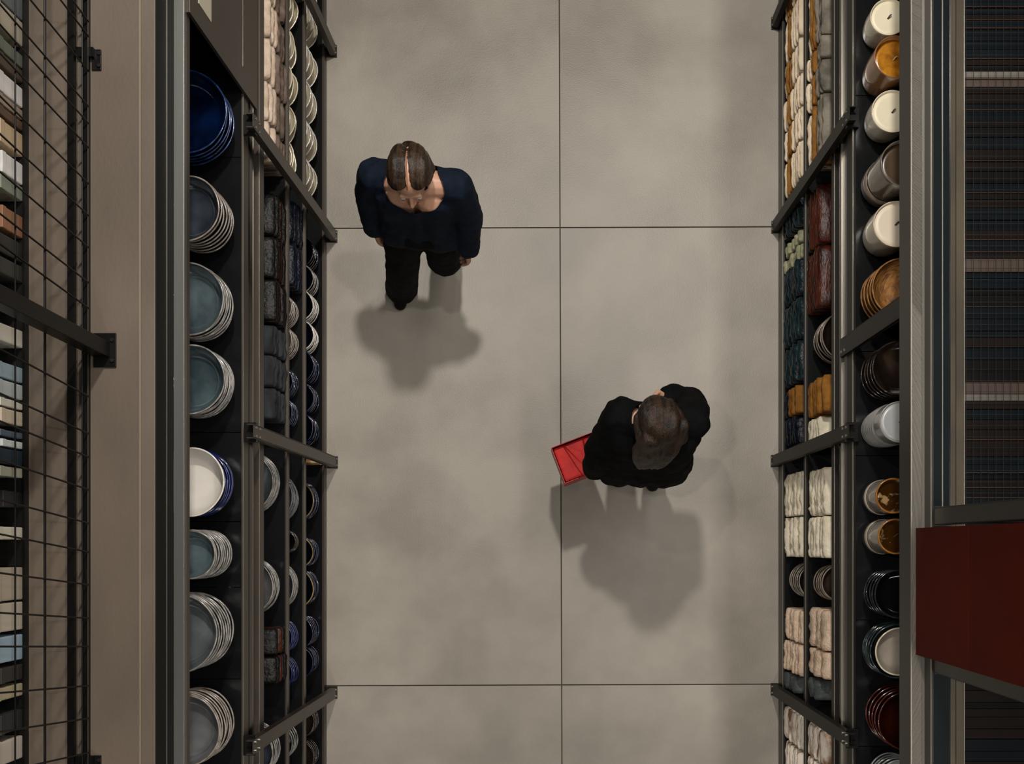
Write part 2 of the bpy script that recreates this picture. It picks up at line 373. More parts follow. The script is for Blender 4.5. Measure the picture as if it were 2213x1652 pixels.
rack = thing('storage_rack', 'black open rack on the beige ledge at the far left edge', 'rack', (-1.75, .6, ZD))
XK = P(62, 0, ZD)[0]
boxpart('bottom_board', M_back, rack, XK-.34, XK, Y0, Y1, ZD+.001, ZD+.012)
boxpart('back_board', M_back, rack, XK-.36, XK-.34, Y0, Y1, ZD+.001, 3.3)
boxpart('top_board', M_back, rack, XK-.34, XK, Y0, Y1, 2.93, 2.945)
boxpart('front_lip', M_black, rack, XK-.004, XK+.001, Y0, Y1, ZD+.002, ZD+.03)
items = [(-30, 20, '#59605f', 'grey green'), (22, 78, '#a09684', 'beige'), (95, 126, '#5f6358', 'olive grey'), (128, 158, '#4a3d30', 'dark brown'), (168, 214, '#cfcac6', 'white'),
         (216, 240, '#8f7d6d', 'pinkish grey'), (242, 264, '#5b4636', 'brown'), (270, 322, '#b49d7d', 'sand'), (336, 384, '#d6d3cf', 'bright white'), (386, 420, '#7d8474', 'pale green'),
         (452, 502, '#8a6247', 'copper'), (512, 556, '#2a2825', 'black'), (562, 600, '#34312d', 'charcoal'), (632, 656, '#a8a8a6', 'clear grey'), (704, 745, '#bdb5a6', 'cream'),
         (786, 822, '#8ea1aa', 'pale blue'), (824, 860, '#aeb4b3', 'silver grey'), (862, 882, '#c9c3b3', 'ivory'), (884, 918, '#bdae97', 'tan'), (930, 946, '#4b5a63', 'slate'),
         (950, 968, '#c9cdcb', 'frost white'), (970, 1006, '#22303c', 'dark blue'), (1008, 1032, '#b7b3a0', 'buff'), (1060, 1098, '#1e1e1e', 'jet black'),
         (1138, 1168, '#c3bba8', 'oatmeal'), (1226, 1300, '#a79a87', 'stone'), (1302, 1366, '#b6ab99', 'pale stone'), (1374, 1432, '#93a8b6', 'sky blue'),
         (1440, 1476, '#33302c', 'dark grey'), (1482, 1512, '#a99b80', 'straw'), (1540, 1585, '#2c2d2f', 'graphite'), (1598, 1650, '#b9ada0', 'shell')]
for (a, b, c, nm) in items:
    z0 = ZD+.012; zc2 = z0+.085; s = (H-zc2)/F
    yc, wy = (PY-(a+b)/2)*s, (b-a)*s*.5-.002
    hh = random.uniform(.13, .2); dp = random.uniform(.16, .24)
    o = tag(link('storage_box', None, None, (XK-.012-dp/2, yc, z0)), f'{nm} box on the black rack behind the mesh guard', 'box', 'boxes on the black rack')
    bm = bmesh.new(); box(bm, -dp/2, dp/2, -wy, wy, 0, hh, bev=.004)
    link('body', mesh_of(bm, 'body', mat('box_'+nm.replace(' ', '_'), c, rough=.5)), o)
    bm = bmesh.new(); box(bm, -dp/2-.001, dp/2+.0025, -wy-.0005, wy+.0005, hh*.84, hh+.003, bev=.002)
    link('lid', mesh_of(bm, 'lid', MATS['box_'+nm.replace(' ', '_')]), o)

# ------------------------------------------------------------------ crockery
ORD = ['topmost', 'second', 'third', 'fourth', 'fifth', 'sixth', 'seventh', 'eighth', 'ninth', 'tenth', 'eleventh', 'twelfth']
def bowl_mesh(r, h, rf, dz, mi, mo, seg, power=.62, wob=.012, t=.0045, ribs=0):
    fh = max(dz-t, .004); ph = random.uniform(0, 6.28); zb = fh+t
    out = [(0, fh-.001), (rf-.007, fh-.001), (rf-.005, 0), (rf, 0), (rf+.001, fh)]
    K = 9
    for k in range(1, K+1):
        s = k/K; rr = rf + (r-rf)*s**power
        if ribs: rr += .0016*math.sin(s*ribs*2*math.pi)
        out.append((rr, fh+(h-fh)*s))
    inn = [(r-t*.5, h+.0015)]
    for k in range(K-1, -1, -1):
        s = k/K; inn.append((max(rf+(r-rf)*s**power-t, .004), zb+(h-.002-zb)*s))
    inn.append((0, zb))
    prof = out+inn; mi_l = [1]*(len(out))+[0]*(len(inn)-1)
    def wb(th, rr, z):
        s = z/h
        return rr*(1+wob*s*(math.sin(2*th+ph)+.5*math.sin(5*th+2*ph))), z+(h*.05*wob/.012*math.sin(3*th+ph)*.25*s*s)
    bm = bmesh.new(); lathe(bm, prof, seg, mi_l, wb)
    rim = bmesh.new()
    pts = []
    for k in range(seg):
        th = 2*math.pi*k/seg; a, z = wb(th, r-t*.4, h+.001); pts.append((th, a, z))
    rings = [[rim.verts.new(((a+.0032*math.cos(q))*math.cos(th), (a+.0032*math.cos(q))*math.sin(th), z+.0026*math.sin(q))) for q in [2*math.pi*j/6 for j in range(6)]] for th, a, z in pts]
    for k in range(seg):
        for j in range(6): rim.faces.new((rings[k][j], rings[(k+1) % seg][j], rings[(k+1) % seg][(j+1) % 6], rings[k][(j+1) % 6]))
    return mesh_of(bm, 'bowl', [mi, mo], True), rim
def glaze(name, c1, c2, rough=.13, **kw):
    return mat('glaze_'+name, c1, c2, scale=kw.pop('scale', 7), rough=rough, coat=.5, bump=kw.pop('bump', .05), bscale=60, **kw)
def stack(X, Y, zs, r, n, dz, h, phrase, inn, outm, rimm, rf=None, seg=28, group=None, kind='bowl', power=.62, top=None, wob=.012, ribs=0, shrink=0):
    """a stack of nested bowls; every bowl is a thing of its own with a rim as its part"""
    rf = rf or r*.5
    me, rim = bowl_mesh(r, h, rf, dz, inn, outm, seg, power, wob, ribs=ribs)
    rme = mesh_of(rim, 'rim', rimm, True)
    tm = bowl_mesh(top.get('r', r), h, rf, dz, top['inn'], top['out'], seg, power, wob) if top else None
    if tm: trm = mesh_of(tm[1], 'rim', top['rim'], True)
    for i in range(n):
        istop = i == n-1
        m, rm = (tm[0], trm) if (tm and istop) else (me, rme)
        o = link(kind, m, None, (X+random.uniform(-.0012, .0012), Y+random.uniform(-.0012, .0012), zs+.0008+i*dz+i*.0003), 0 if n == 1 else random.uniform(0, 6.28))
        k = n-1-i
        lab = (f'{ORD[k]} {phrase}' if k == 0 else f'{phrase}, {ORD[k]} from top') if n > 1 else phrase
        if k and k == n-1: lab = f'{phrase}, lowest of all'
        if top and istop: lab = top['label']
        tag(o, lab, kind if kind in ('bowl', 'plate', 'cup') else 'bowl', group or f'stack of {phrase}'[:70])
        link('rim', rm, o)

A = {k: glaze(k, *v) for k, v in dict(
    navy=('#020716', '#051536'), slate=('#22262c', '#3a3f49'), teal=('#323c41', '#566468'), teal2=('#2c373b', '#4b595e'), grey=('#4d5154', '#6c7174'),
    ash=('#4a4b4c', '#68696a'), oat=('#6b6259', '#8f867a'), clay=('#6d635d', '#8c8279'), white=('#c2bcb3', '#cdc8c0'), cobalt=('#050d30', '#0b1b55'), cream=('#b3a78f', '#d8cdb3'),
    ink=('#02040a', '#060b18'), metal=('#303234', '#6a6c6f'), black=('#050505', '#0b0b0c'), brown=('#2b2018', '#4d3a2a'), rust=('#0e0302', '#240904'), taupe=('#5e5145', '#7e7164'),
    amberw=('#58370f', '#7b501b'), umber=('#1c1512', '#2f241d'), mist=('#6f7271', '#8b8d8c'), gold=('#5f4c28', '#8e7848'), espresso=('#150f0b', '#3a2e25'), pine=('#080c0d', '#12191b')).items()}
rimlight = mat('glaze_rim_light', '#5b5955', '#94908b', scale=30, rough=.2, coat=.3)
rimblue = mat('glaze_rim_blue', '#08152f', '#20396a', scale=30, rough=.2, coat=.3)
rimwarm = mat('glaze_rim_warm', '#655c54', '#8f867d', scale=30, rough=.2, coat=.3)

def top_stack(cx, cy, rpx, Zr, n, dz, phrase, inn, outm, rimm, **kw):
    s = (H-Zr)/F; X, Y = (cx-PX)*s, (PY-cy)*s; h = Zr-zt-(n-1)*dz
    X = min(X, XF-.004-rpx*s)
    stack(X, Y, zt, rpx*s, n, dz, h, phrase, inn, outm, rimm, seg=56, **kw)
top_stack(412, 243, 92, 1.86, 5, .028, 'navy blue bowl in the big stack below the bronze panel', A['navy'], A['navy'], rimblue, rf=.10, power=.5)
top_stack(405, 450, 70, 1.93, 7, .031, 'slate bowl in the stack between navy and teal stacks', A['slate'], A['oat'], rimwarm, rf=.075, power=.5)
top_stack(407, 647, 78, 1.88, 7, .022, 'mottled teal bowl in the far teal stack with cloudy glaze', A['teal'], A['ash'], rimlight, rf=.08, power=.5)
top_stack(411, 821, 76, 1.875, 7, .022, 'teal bowl in the near teal stack before the shelf divider', A['teal2'], A['ash'], rimlight, rf=.08, power=.5)
top_stack(413, 1042, 74, 1.875, 6, .024, 'cobalt blue bowl under the plain white bowl', A['cobalt'], A['cobalt'], A['cobalt'], rf=.08, power=.42,
          top=dict(inn=A['white'], out=A['white'], rim=A['white'], label='plain white bowl on top of the cobalt blue stack'))
top_stack(413, 1199, 53, 1.955, 9, .027, 'small blue grey bowl in the tall narrow stack', A['teal'], A['metal'], rimlight, rf=.055, power=.5)
top_stack(392, 1370, 85, 1.965, 8, .029, 'wide grey bowl in the stack beside the narrow blue stack', A['grey'], A['clay'], rimlight, rf=.09, power=.5)
top_stack(397, 1580, 80, 1.945, 8, .028, 'wide grey bowl in the stack at the bottom edge', A['ash'], A['clay'], rimwarm, rf=.085, power=.5)

SZ = dict(C=SHL[0], D=SHL[1], E=SHL[2], A=SHR[1], B=SHR[0])
SN = dict(C='upper left tier', D='middle left tier', E='lowest left tier', A='upper right tier', B='lowest right tier')
def side_x(t, r): return (XF-.012-r) if t in 'CDE' else (XR+.016+r)
def low_stack(t, py, rpx, n, dz, h, phrase, inn, outm, rimm, zoff=.12, **kw):
    zs = SZ[t]; s = (H-zs-zoff)/F; r = rpx*s
    stack(side_x(t, r), (PY-py)*s, zs, r, n, dz, h, phrase, inn, outm, rimm, **kw)
# lowest tier, left: cream stacks, navy stacks
for py, w_ in ((-20, 'nearest the top edge'), (40, 'second from the top edge'), (130, 'third from the top edge'), (208, 'fourth from the top edge'), (292, 'fifth from the top edge'), (375, 'last before the post')):
    low_stack('E', py, 49, 5, .08, .11, f'cream bowl, lowest left tier, {w_}', A['cream'], glaze('cream_ribs', '#7d725c', '#a89c82', .2), A['white'], zoff=.25, power=.45, seg=28, wob=.02)
for py, w_ in ((5, 'at the top edge'), (92, 'second from the top edge'), (172, 'third from the top edge'), (254, 'second before the post'), (336, 'last before the post')):
    low_stack('D', py, 52, 4, .06, .09, f'uneven cream bowl, middle left tier, {w_}', A['cream'], glaze('oat_ribs', '#857962', '#b3a78e', .3), A['cream'], zoff=.2, power=.42, seg=28, wob=.035)
for py, rp, w_, rm in ((548, 36, 'just past the second post', A['ink']), (606, 34, 'third from the second post', rimlight), (663, 36, 'with pale rims, far', A['white']), (728, 36, 'with pale rims, near', A['white']),
                   (795, 38, 'fourth before the third post', A['navy']), (862, 36, 'second before the third post', A['navy']), (928, 36, 'next to the third post', A['navy'])):
    low_stack('E', py, rp, 5, .032, .07, f'navy bowl, lowest left tier, {w_}', A['ink'], A['ink'] if rm is not A['white'] else A['cobalt'], rm, zoff=.16, power=.5, seg=24, wob=.02)
for py, rp, w_ in ((1082, 46, 'just past the third post'), (1194, 34, 'small middle one'), (1272, 44, 'widest near one')):
    low_stack('E', py, rp, 5, .032, .07, f'dark navy bowl under a gold rimmed one, {w_}', A['ink'], A['ink'], A['navy'], zoff=.2, power=.5, seg=28,
              top=dict(inn=A['ink'], out=A['ink'], rim=A['gold'], label=f'topmost navy bowl with gold rim, lowest left tier, {w_}'))
for py, w_ in ((1368, 'far one'), (1432, 'near one')):
    low_stack('E', py, 36, 5, .034, .07, f'glossy ink bowl, lowest left tier, {w_}', A['ink'], A['navy'], A['navy'], zoff=.2, power=.5, seg=24)
for py, w_ in ((1560, 'far one'), (1635, 'near one')):
    low_stack('E', py, 36, 5, .03, .07, f'dark red bowl, lowest left tier past the post, {w_}', A['umber'], A['rust'], A['umber'], zoff=.16, power=.5, seg=24)
# middle tier, left
for py, w_ in ((668, 'far one'), (738, 'near one')):
    low_stack('D', py, 40, 6, .026, .07, f'striped taupe bowl, middle left tier, {w_}', A['taupe'], A['cream'], rimwarm, zoff=.17, power=.5, seg=24, wob=.02)
for py, w_ in ((826, 'far one'), (893, 'near one')):
    low_stack('D', py, 36, 5, .03, .07, f'navy bowl, middle left tier, {w_}', A['ink'], A['navy'], A['navy'], zoff=.16, power=.5, seg=24)
low_stack('D', 1076, 60, 7, .02, .06, 'blue grey plate, middle left tier past the third post', A['slate'], A['slate'], A['metal'], kind='plate', zoff=.16, power=.5)
low_stack('D', 1172, 24, 3, .03, .06, 'small black cup, middle left tier', A['black'], A['black'], A['espresso'], kind='cup', zoff=.1, power=.35)
low_stack('D', 1268, 54, 6, .022, .06, 'silver grey plate, middle left tier', A['slate'], A['metal'], rimlight, kind='plate', zoff=.16, power=.5)
for py, w_ in ((1378, 'far one'), (1455, 'near one')):
    low_stack('D', py, 38, 5, .03, .07, f'glossy blue bowl, middle left tier, {w_}', A['ink'], A['cobalt'], A['cobalt'], zoff=.16, power=.5, seg=24)
low_stack('D', 1606, 42, 4, .035, .07, 'black and white streaked bowl, middle left tier', mat('streaked', '#0d0e10', '#b9b4ab', scale=12, rough=.15, lo=.5, hi=.62), MATS['streaked'], rimlight, zoff=.16, power=.5)
# upper tier, left
low_stack('C', 1044, 70, 7, .022, .075, 'grey metallic dish, upper left tier past the third post', A['grey'], A['metal'], rimlight, zoff=.16, power=.5, seg=40)
low_stack('C', 1268, 62, 5, .03, .08, 'shiny grey bowl, upper left tier, middle', A['ash'], A['metal'], rimlight, zoff=.16, power=.5, seg=40)
low_stack('C', 1625, 62, 6, .026, .08, 'dark grey dish, upper left tier, bottom edge', A['slate'], A['metal'], rimlight, zoff=.16, power=.5, seg=40)
# right tiers
low_stack('A', 728, 52, 5, .04, .09, 'glossy taupe bowl, upper right tier', A['umber'], A['brown'], A['taupe'], zoff=.2, power=.42, seg=36, wob=.02)
low_stack('A', 1260, 38, 5, .042, .09, 'glossy espresso bowl, upper right tier', A['espresso'], A['espresso'], A['taupe'], zoff=.2, power=.4, seg=36)
low_stack('B', 1256, 38, 6, .045, .09, 'dark lacquered bowl, lowest right tier', A['espresso'], A['espresso'], A['clay'], zoff=.25, power=.4, seg=36)
def right_top(py, r, n, dz, h, phrase, inn, outm, rimm, left, zl_=1.62, **kw):
    s = (H-1.68)/F; X = (left-PX)*(H-zl_)/F+r
    stack(X, (PY-py)*s, ZU, r, n, dz, h, phrase, inn, outm, rimm, seg=44, **kw)
woven = mat('woven_rush', '#5b3814', '#94642a', scale=26, rough=.55, bump=.5, bscale=50, stretch=(1, 1, 6), bstretch=(1, 1, 9))
right_top(640, .108, 5, .042, .085, 'brown ribbed rush bowl on the right upper shelf', MATS['woven_rush'], woven, woven, 1855, power=.4, wob=.008, ribs=4)
right_top(808, .098, 5, .04, .085, 'dark brown ribbed bowl beside the upper post', A['umber'], mat('dark_rush', '#1f1510', '#4a3627', scale=30, rough=.4, bump=.4, bscale=50, stretch=(1, 1, 6)), A['umber'], 1856, power=.4, wob=.008, ribs=3)
right_top(1282, .088, 5, .036, .075, 'glossy black bowl on the right upper shelf', A['black'], A['black'], mat('glaze_rim_coal', '#111214', '#22252a', scale=20, rough=.12, coat=.4), 1863, power=.45)
right_top(1404, .1, 6, .028, .07, 'dark pine plate under the small cream bowl', A['pine'], A['pine'], mat('glaze_rim_pine', '#161c1e', '#2b3538', scale=20, rough=.12, coat=.4), 1860, power=.42, kind='plate',
          top=dict(r=.088, inn=A['oat'], out=A['cream'], rim=A['cream'], label='small cream bowl on the dark pine plates'))
right_top(1545, .108, 5, .045, .085, 'red brown lacquer bowl on the right upper shelf', A['rust'], A['rust'], mat('glaze_rim_red', '#2a0b04', '#43150a', scale=20, rough=.15, coat=.4), 1865, power=.45)
right_top(1680, .085, 5, .035, .08, 'pale grey bowl at the bottom right corner of the candle shelf', A['mist'], A['teal'], A['mist'], 1870, power=.4)

# ------------------------------------------------------------------ candles
WAXC = mat('cream_wax', '#cfc4a8', '#dcd2b8', scale=5, rough=.45)
def candle(cx, cy, rpx, Zr, label, shell, wax, wick_c='#3a3024', rings=0, lower=None, dip=.012, charred=True):
    s = (H-Zr)/F; r = rpx*s; X, Y = (cx-PX)*s, (PY-cy)*s
    X = max(X, XR+.012+r*1.12)
    h = Zr-ZU-.001; t = .0035
    o = link('candle', None, None, (X, Y, ZU+.0008)); tag(o, label, 'candle', 'candles on the right upper shelf')
    b = r*.86
    out = [(0, 0), (b-.004, 0), (b, .004)]
    K = 14 if not rings else 48
    for k in range(1, K+1):
        q = k/K; rr = b+(r-b)*min(1, q*2.2)**.6
        if rings and q < .72: rr += .0034*math.sin(q/.72*rings*2*math.pi)
        out.append((rr, .004+(h-.006)*q))
    out += [(r-.001, h), (r-t, h-.001), (r-t-.0008, h-dip-.006), (0, h-dip-.006)]
    bm = bmesh.new(); lathe(bm, out, 48); link('vessel', mesh_of(bm, 'vessel', shell, True), o)
    bm = bmesh.new(); lathe(bm, [(0, h-dip-.004), (r-t-.001, h-dip-.004), (r-t-.001, h-dip), (r*.7, h-dip-.001), (r*.3, h-dip-.003), (0, h-dip-.0035)], 40); link('wax', mesh_of(bm, 'wax', wax, True), o)
    z = h-dip-.004
    bm = bmesh.new(); tube(bm, [(0, 0, z), (.001, 0, z+.007), (.004, .005, z+.012), (.011, .010, z+.012)], [.003, .0026, .0026, .0022], 6); link('wick', mesh_of(bm, 'wick', mat('wick_'+wick_c[1:], wick_c, rough=.8)), o)
    if lower:                                        # a foil or paper band round the foot of the vessel
        bm = bmesh.new(); lathe(bm, [(r+.0006, h*.12), (r+.0022, h*.12), (r+.0022, h*.36), (r+.0006, h*.36)], 48); link('band', mesh_of(bm, 'band', lower, True), o)
    return o
cer = lambda n, a, b, r=.22: glaze('c_'+n, a, b, r, bump=.02)
candle(1921, 36, 40, 1.73, 'cream candle at the top end of the right shelf, wick charred', cer('cream1', '#cfc4ac', '#ddd3bc'), WAXC)
candle(1934, 122, 46, 1.80, 'amber glass candle between two cream candles', cer('amber', '#7d5330', '#946840'), mat('amber_wax', '#7a4a0c', '#b5791c', scale=20, rough=.25), '#b79a78', dip=.03)
candle(1930, 240, 46, 1.73, 'cream candle between the amber and the taupe candle', cer('cream2', '#cdc3ac', '#dbd2bd'), WAXC)
candle(1947, 352, 50, 1.885, 'taupe candle in a tall two-step vessel', cer('taupe', '#5b5046', '#74685b'), mat('brown_wax', '#35291d', '#4a3a29', rough=.3), lower=cer('taupeband', '#6d6054', '#7d7063'), dip=.03)
candle(1937, 484, 50, 1.78, 'cream candle before the brown ribbed bowls, with pale bent wick', cer('cream3', '#c2b49d', '#d2c5af'), mat('warm_wax', '#cdbfa9', '#d8cbb6', rough=.45))
candle(1943, 912, 45, 1.87, 'grey white candle in a ringed vessel', cer('mist', '#7f7e7b', '#93928e'), mat('grey_wax', '#8b8c8b', '#989998', rough=.3), rings=7, dip=.008)
candle(1931, 1072, 38, 1.79, 'far amber rimmed candle of the pair in grey pots', cer('pot1', '#837a6d', '#a2988a'), mat('honey_wax', '#2c1804', '#8a6f4c', scale=22, rough=.12, lo=.6, hi=.66), lower=cer('potband', '#8d8473', '#a1988a'), dip=.02)
candle(1936, 1160, 38, 1.82, 'near amber rimmed candle of the pair in grey pots', MATS['glaze_c_pot1'], MATS['honey_wax'], lower=MATS['glaze_c_potband'], dip=.02)
for o in list(bpy.data.objects):
    if o.get('label', '').find('amber rimmed') >= 0:
        v = next(c for c in o.children if c.name.startswith('vessel')); zz = max(p.co.z for p in v.data.vertices); rr = max(p.co.x for p in v.data.vertices)
        bm = bmesh.new(); lathe(bm, [(rr-.0045, zz-.012), (rr-.0045, zz+.002), (rr+.001, zz+.002), (rr+.001, zz-.006), (rr-.0045, zz-.012)], 40)
        link('amber_rim', mesh_of(bm, 'amber_rim', glaze('amber_rim', '#7c481a', '#96601f'), True), o)

# ------------------------------------------------------------------ folded cloths
def cloth_mesh(dx, dy, h, layers, m, seed, rough_amt=.004):
    """folded cloth: front towards +x shows its folded layers; base at z=0"""
    bm = bmesh.new(); NY = 14; prof = []
    K = 6
    for l in range(layers):                          # front: one bulge per folded layer
        for k in range(K):
            q = k/(K-1); z = h*(l+q)/layers
            prof.append((dx/2-.008+.018*math.sin(math.pi*q)**.6-(.006 if q in (0, 1) else 0)+.006*math.sin(seed+l*2.1), z))
    prof += [(dx/2-.03, h+.002), (dx*.2, h+.004), (-dx*.2, h+.003), (-dx/2+.012, h), (-dx/2, h*.8), (-dx/2, h*.2), (-dx/2+.01, 0)]
    rings = []
    for j in range(NY+1):
        u = -1+2*j/NY; u = math.copysign(abs(u)**.7, u)
        f = (1-abs(u)**6*.35)
        ring = []
        for (x, z) in prof:
            nz = noise.noise_vector(Vector((x*11+seed*7.3, u*dy*13, z*14+seed)))+.5*noise.noise_vector(Vector((x*31, u*dy*34+seed, z*20)))
            zz = h/2+(z-h/2)*(1-abs(u)**8*.35); zz = z*.35+zz*.65
            x2 = dx/2+(x-dx/2)*(1 if abs(u) < .9 else .985)-.006*abs(u)**8
            ring.append(bm.verts.new((x2+nz.x*rough_amt, u*dy/2*(1+nz.y*.05), max(.0, zz+nz.z*rough_amt*.8 if z > .003 else 0))))
        rings.append(ring)
    n_ = len(prof)
    for j in range(NY):
        for k in range(n_): bm.faces.new((rings[j][k], rings[j][(k+1) % n_], rings[j+1][(k+1) % n_], rings[j+1][k]))
    bm.faces.new(rings[0]); bm.faces.new(rings[-1][::-1])
    return mesh_of(bm, 'folded_cloth', m, True)
def pile(t, y0, y1, n, h, phrase, mats_, dx=.24, layers=2, zoff=.18, noun='cloth', group=None, amt=.004):
    zs = SZ[t]; s = (H-zs-zoff)/F; dy = (y1-y0)*s-.004; Y = (PY-(y0+y1)/2)*s
    X = side_x(t, dx/2); rz = 0 if t in 'CDE' else math.pi
    if not isinstance(mats_, list): mats_ = [mats_]
    cache = {}
    z = zs+.0008
    for i in range(n):
        m = mats_[i % len(mats_)] if len(mats_) < n else mats_[i]
        key = (m.name, i % 2)
        if key not in cache: cache[key] = cloth_mesh(dx, dy, h, layers, m, random.randint(0, 99), amt)
        o = link('folded_cloth', cache[key], None, (X+random.uniform(-.003, .003), Y, z), rz)
        z += h+amt*.9+.004
        k = n-1-i
        lab = f'folded {phrase}' if n == 1 else (f'topmost folded {phrase}' if k == 0 else (f'folded {phrase}, lowest of pile' if k == n-1 else f'folded {phrase}, {ORD[k]} from top'))
        tag(o, lab, 'cloth', group or f'pile of folded {phrase}'[:70])
def cl(name, a, b=None, **kw):
    d = dict(scale=20, rough=.85, bump=.45, bscale=70, spec=.25); d.update(kw); return mat('cloth_'+name, a, b, **d)
cream = cl('cream', '#d0c4ab', '#e3d9c3'); beige = cl('beige', '#c6ab92', '#dcc3ab', bump=.6, bscale=110); must = cl('mustard', '#704818', '#8e5f24'); ivory = cl('ivory', '#bfb79f', '#d8d0b7')
char = cl('charcoal', '#1d1f22', '#34373b', stretch=(1, .3, 2)); blk = cl('black', '#060505', '#100c0a', rough=.45); navy = cl('navy', '#03070f', '#081022', rough=.4); tealc = cl('teal', '#0a161c', '#16292f', rough=.36)
rustc = cl('rust', '#1f0803', '#4a1b0b', rough=.4, stretch=(1, .3, 2)); greyp = cl('greyp', '#57524a', '#8a8274', scale=12); pink = cl('pinkish', '#b39d89', '#cfbba8'); brn = cl('brown', '#4a3c30', '#75655a')
tan = cl('tan', '#7a5020', '#9c6c30'); marb = cl('marble', '#7d5a3f', '#dccfc0', scale=8, stretch=(1, 1, 3), lo=.36, hi=.48); gg = cl('green_grey', '#33383a', '#4c5250', rough=.5); pale = cl('pale', '#d3bfa4', '#e6d5bb')
celad = cl('celadon', '#7d7d62', '#a3a182', rough=.4); oatm = cl('oat', '#a89c86', '#c2b7a2', scale=10)
pn = lambda t, what, where: f'{what}, {SN[t]}, {where}'
for a, b, w_ in ((-45, 20, 'at the top edge'), (24, 106, 'second from the top edge'), (110, 196, 'third from the top edge'), (200, 280, 'second before the post'), (284, 356, 'next to the post')):
    pile('C', a, b, 4, .075, pn('C', 'pinkish beige blanket', w_), [brn, brn, pink, pink], dx=.22)
for a, b, w_ in ((418, 508, 'past the second post'), (512, 600, 'in the middle'), (604, 694, 'before the charcoal pile')):
    pile('C', a, b, 3, .06, pn('C', 'black brown throw', w_), [blk, cl('rustdark', '#0e0503', '#220b05', rough=.35), blk], dx=.2)
for a, b, w_ in ((706, 768, 'farthest one'), (772, 838, 'middle one'), (842, 908, 'nearest one')):
    pile('C', a, b, 3, .07, pn('C', 'charcoal wool cloth', w_), char, dx=.22, amt=.008)
pile('C', 1358, 1416, 3, .06, pn('C', 'dark red throw', 'far one'), [blk, rustc, blk], dx=.2)
pile('C', 1420, 1480, 3, .06, pn('C', 'dark red throw', 'near one'), [blk, rustc, blk], dx=.2)
for a, b, w_ in ((432, 520, 'far one'), (524, 620, 'near one')):
    pile('D', a, b, 3, .06, pn('D', 'navy throw', w_), navy, dx=.2)
pile('E', 984, 1004, 2, .07, 'tan cloth bundle on the lowest left tier beside the third post', cl('sand_bundle', '#7d5c3c', '#c9ab84', scale=30), dx=.16, zoff=.1, amt=.008)
# right
for a, b, w_ in ((-60, 96, 'at the top edge'), (100, 148, 'short second one'), (152, 218, 'third one'), (222, 345, 'before the post')):
    pile('A', a, b, 4, .07, pn('A', 'grey patterned blanket', w_), [pale, tan, greyp, greyp], dx=.26, amt=.008)
for a, b, w_ in ((404, 532, 'far one'), (536, 668, 'near one')):
    pile('A', a, b, 3, .07, pn('A', 'red brown throw', w_), rustc, dx=.2, amt=.007)
pile('A', 818, 898, 4, .075, pn('A', 'mustard cloth', 'beside the cream cloths'), must, dx=.24, amt=.006)
pile('A', 902, 962, 3, .07, pn('A', 'ivory cloth', 'beside the mustard pile'), ivory, dx=.22, amt=.006)
pile('A', 1012, 1115, 3, .11, pn('A', 'thick cream cloth', 'far pile'), cream, dx=.28, layers=2, zoff=.25, amt=.01)
pile('A', 1117, 1207, 3, .11, pn('A', 'thick cream cloth', 'near pile'), cream, dx=.28, layers=2, zoff=.25, amt=.01)
pile('A', 1318, 1405, 3, .11, pn('A', 'beige towel', 'far pile'), beige, dx=.28, layers=1, zoff=.25, amt=.009)
pile('A', 1408, 1467, 3, .11, pn('A', 'beige towel', 'near pile'), beige, dx=.28, layers=1, zoff=.25, amt=.009)
pile('A', 1471, 1514, 2, .1, pn('A', 'green grey cloth', 'beside the beige towels'), gg, dx=.24, amt=.007)
pile('A', 1572, 1644, 3, .1, pn('A', 'marbled cloth', 'past the post'), marb, dx=.26, layers=3, amt=.006)
pile('A', 1648, 1730, 3, .1, pn('A', 'marbled cloth', 'at the bottom edge'), marb, dx=.26, layers=3, amt=.006)
for a, b, w_ in ((-60, 8, 'at the top edge'), (12, 104, 'second one'), (108, 178, 'third one'), (182, 250, 'fourth one'), (254, 320, 'fifth one'), (324, 402, 'before the post')):
    pile('B', a, b, 5, .075, pn('B', 'pale sand cloth', w_), [pale, tan, pale, pale, pale], dx=.26, layers=3, zoff=.25, amt=.005)
for a, b, w_ in ((505, 532, 'far one'), (534, 566, 'near one')):
    pile('B', a, b, 5, .07, pn('B', 'celadon cloth', w_), celad, dx=.18, zoff=.3, amt=.006)
for a, b, w_ in ((440, 502, 'past the post'), (570, 650, 'second one'), (654, 742, 'third one'), (746, 830, 'nearest one')):
    pile('B', a, b, 4, .08, pn('B', 'dark teal throw', w_), tealc, dx=.24, zoff=.2, amt=.01)
pile('B', 836, 896, 4, .075, pn('B', 'mustard cloth', 'beside the navy pile'), [navy, must, must, must], dx=.22, zoff=.25, amt=.006)
pile('B', 900, 962, 3, .08, pn('B', 'navy throw', 'before the post'), navy, dx=.22, zoff=.2, amt=.008)
pile('B', 1022, 1116, 4, .09, pn('B', 'cream cloth', 'far pile'), cream, dx=.28, layers=2, zoff=.25, amt=.01)
pile('B', 1118, 1204, 4, .09, pn('B', 'cream cloth', 'near pile'), cream, dx=.28, layers=2, zoff=.25, amt=.01)
pile('B', 1318, 1388, 4, .09, pn('B', 'beige towel', 'far pile'), beige, dx=.28, layers=2, zoff=.25, amt=.01)
pile('B', 1390, 1458, 4, .09, pn('B', 'beige towel', 'near pile'), beige, dx=.28, layers=2, zoff=.25, amt=.01)
pile('B', 1462, 1500, 3, .08, pn('B', 'green grey cloth', 'before the post'), gg, dx=.2, zoff=.25, amt=.008)
pile('B', 1540, 1612, 4, .09, pn('B', 'marbled cloth', 'past the post'), marb, dx=.26, layers=3, zoff=.25, amt=.007)
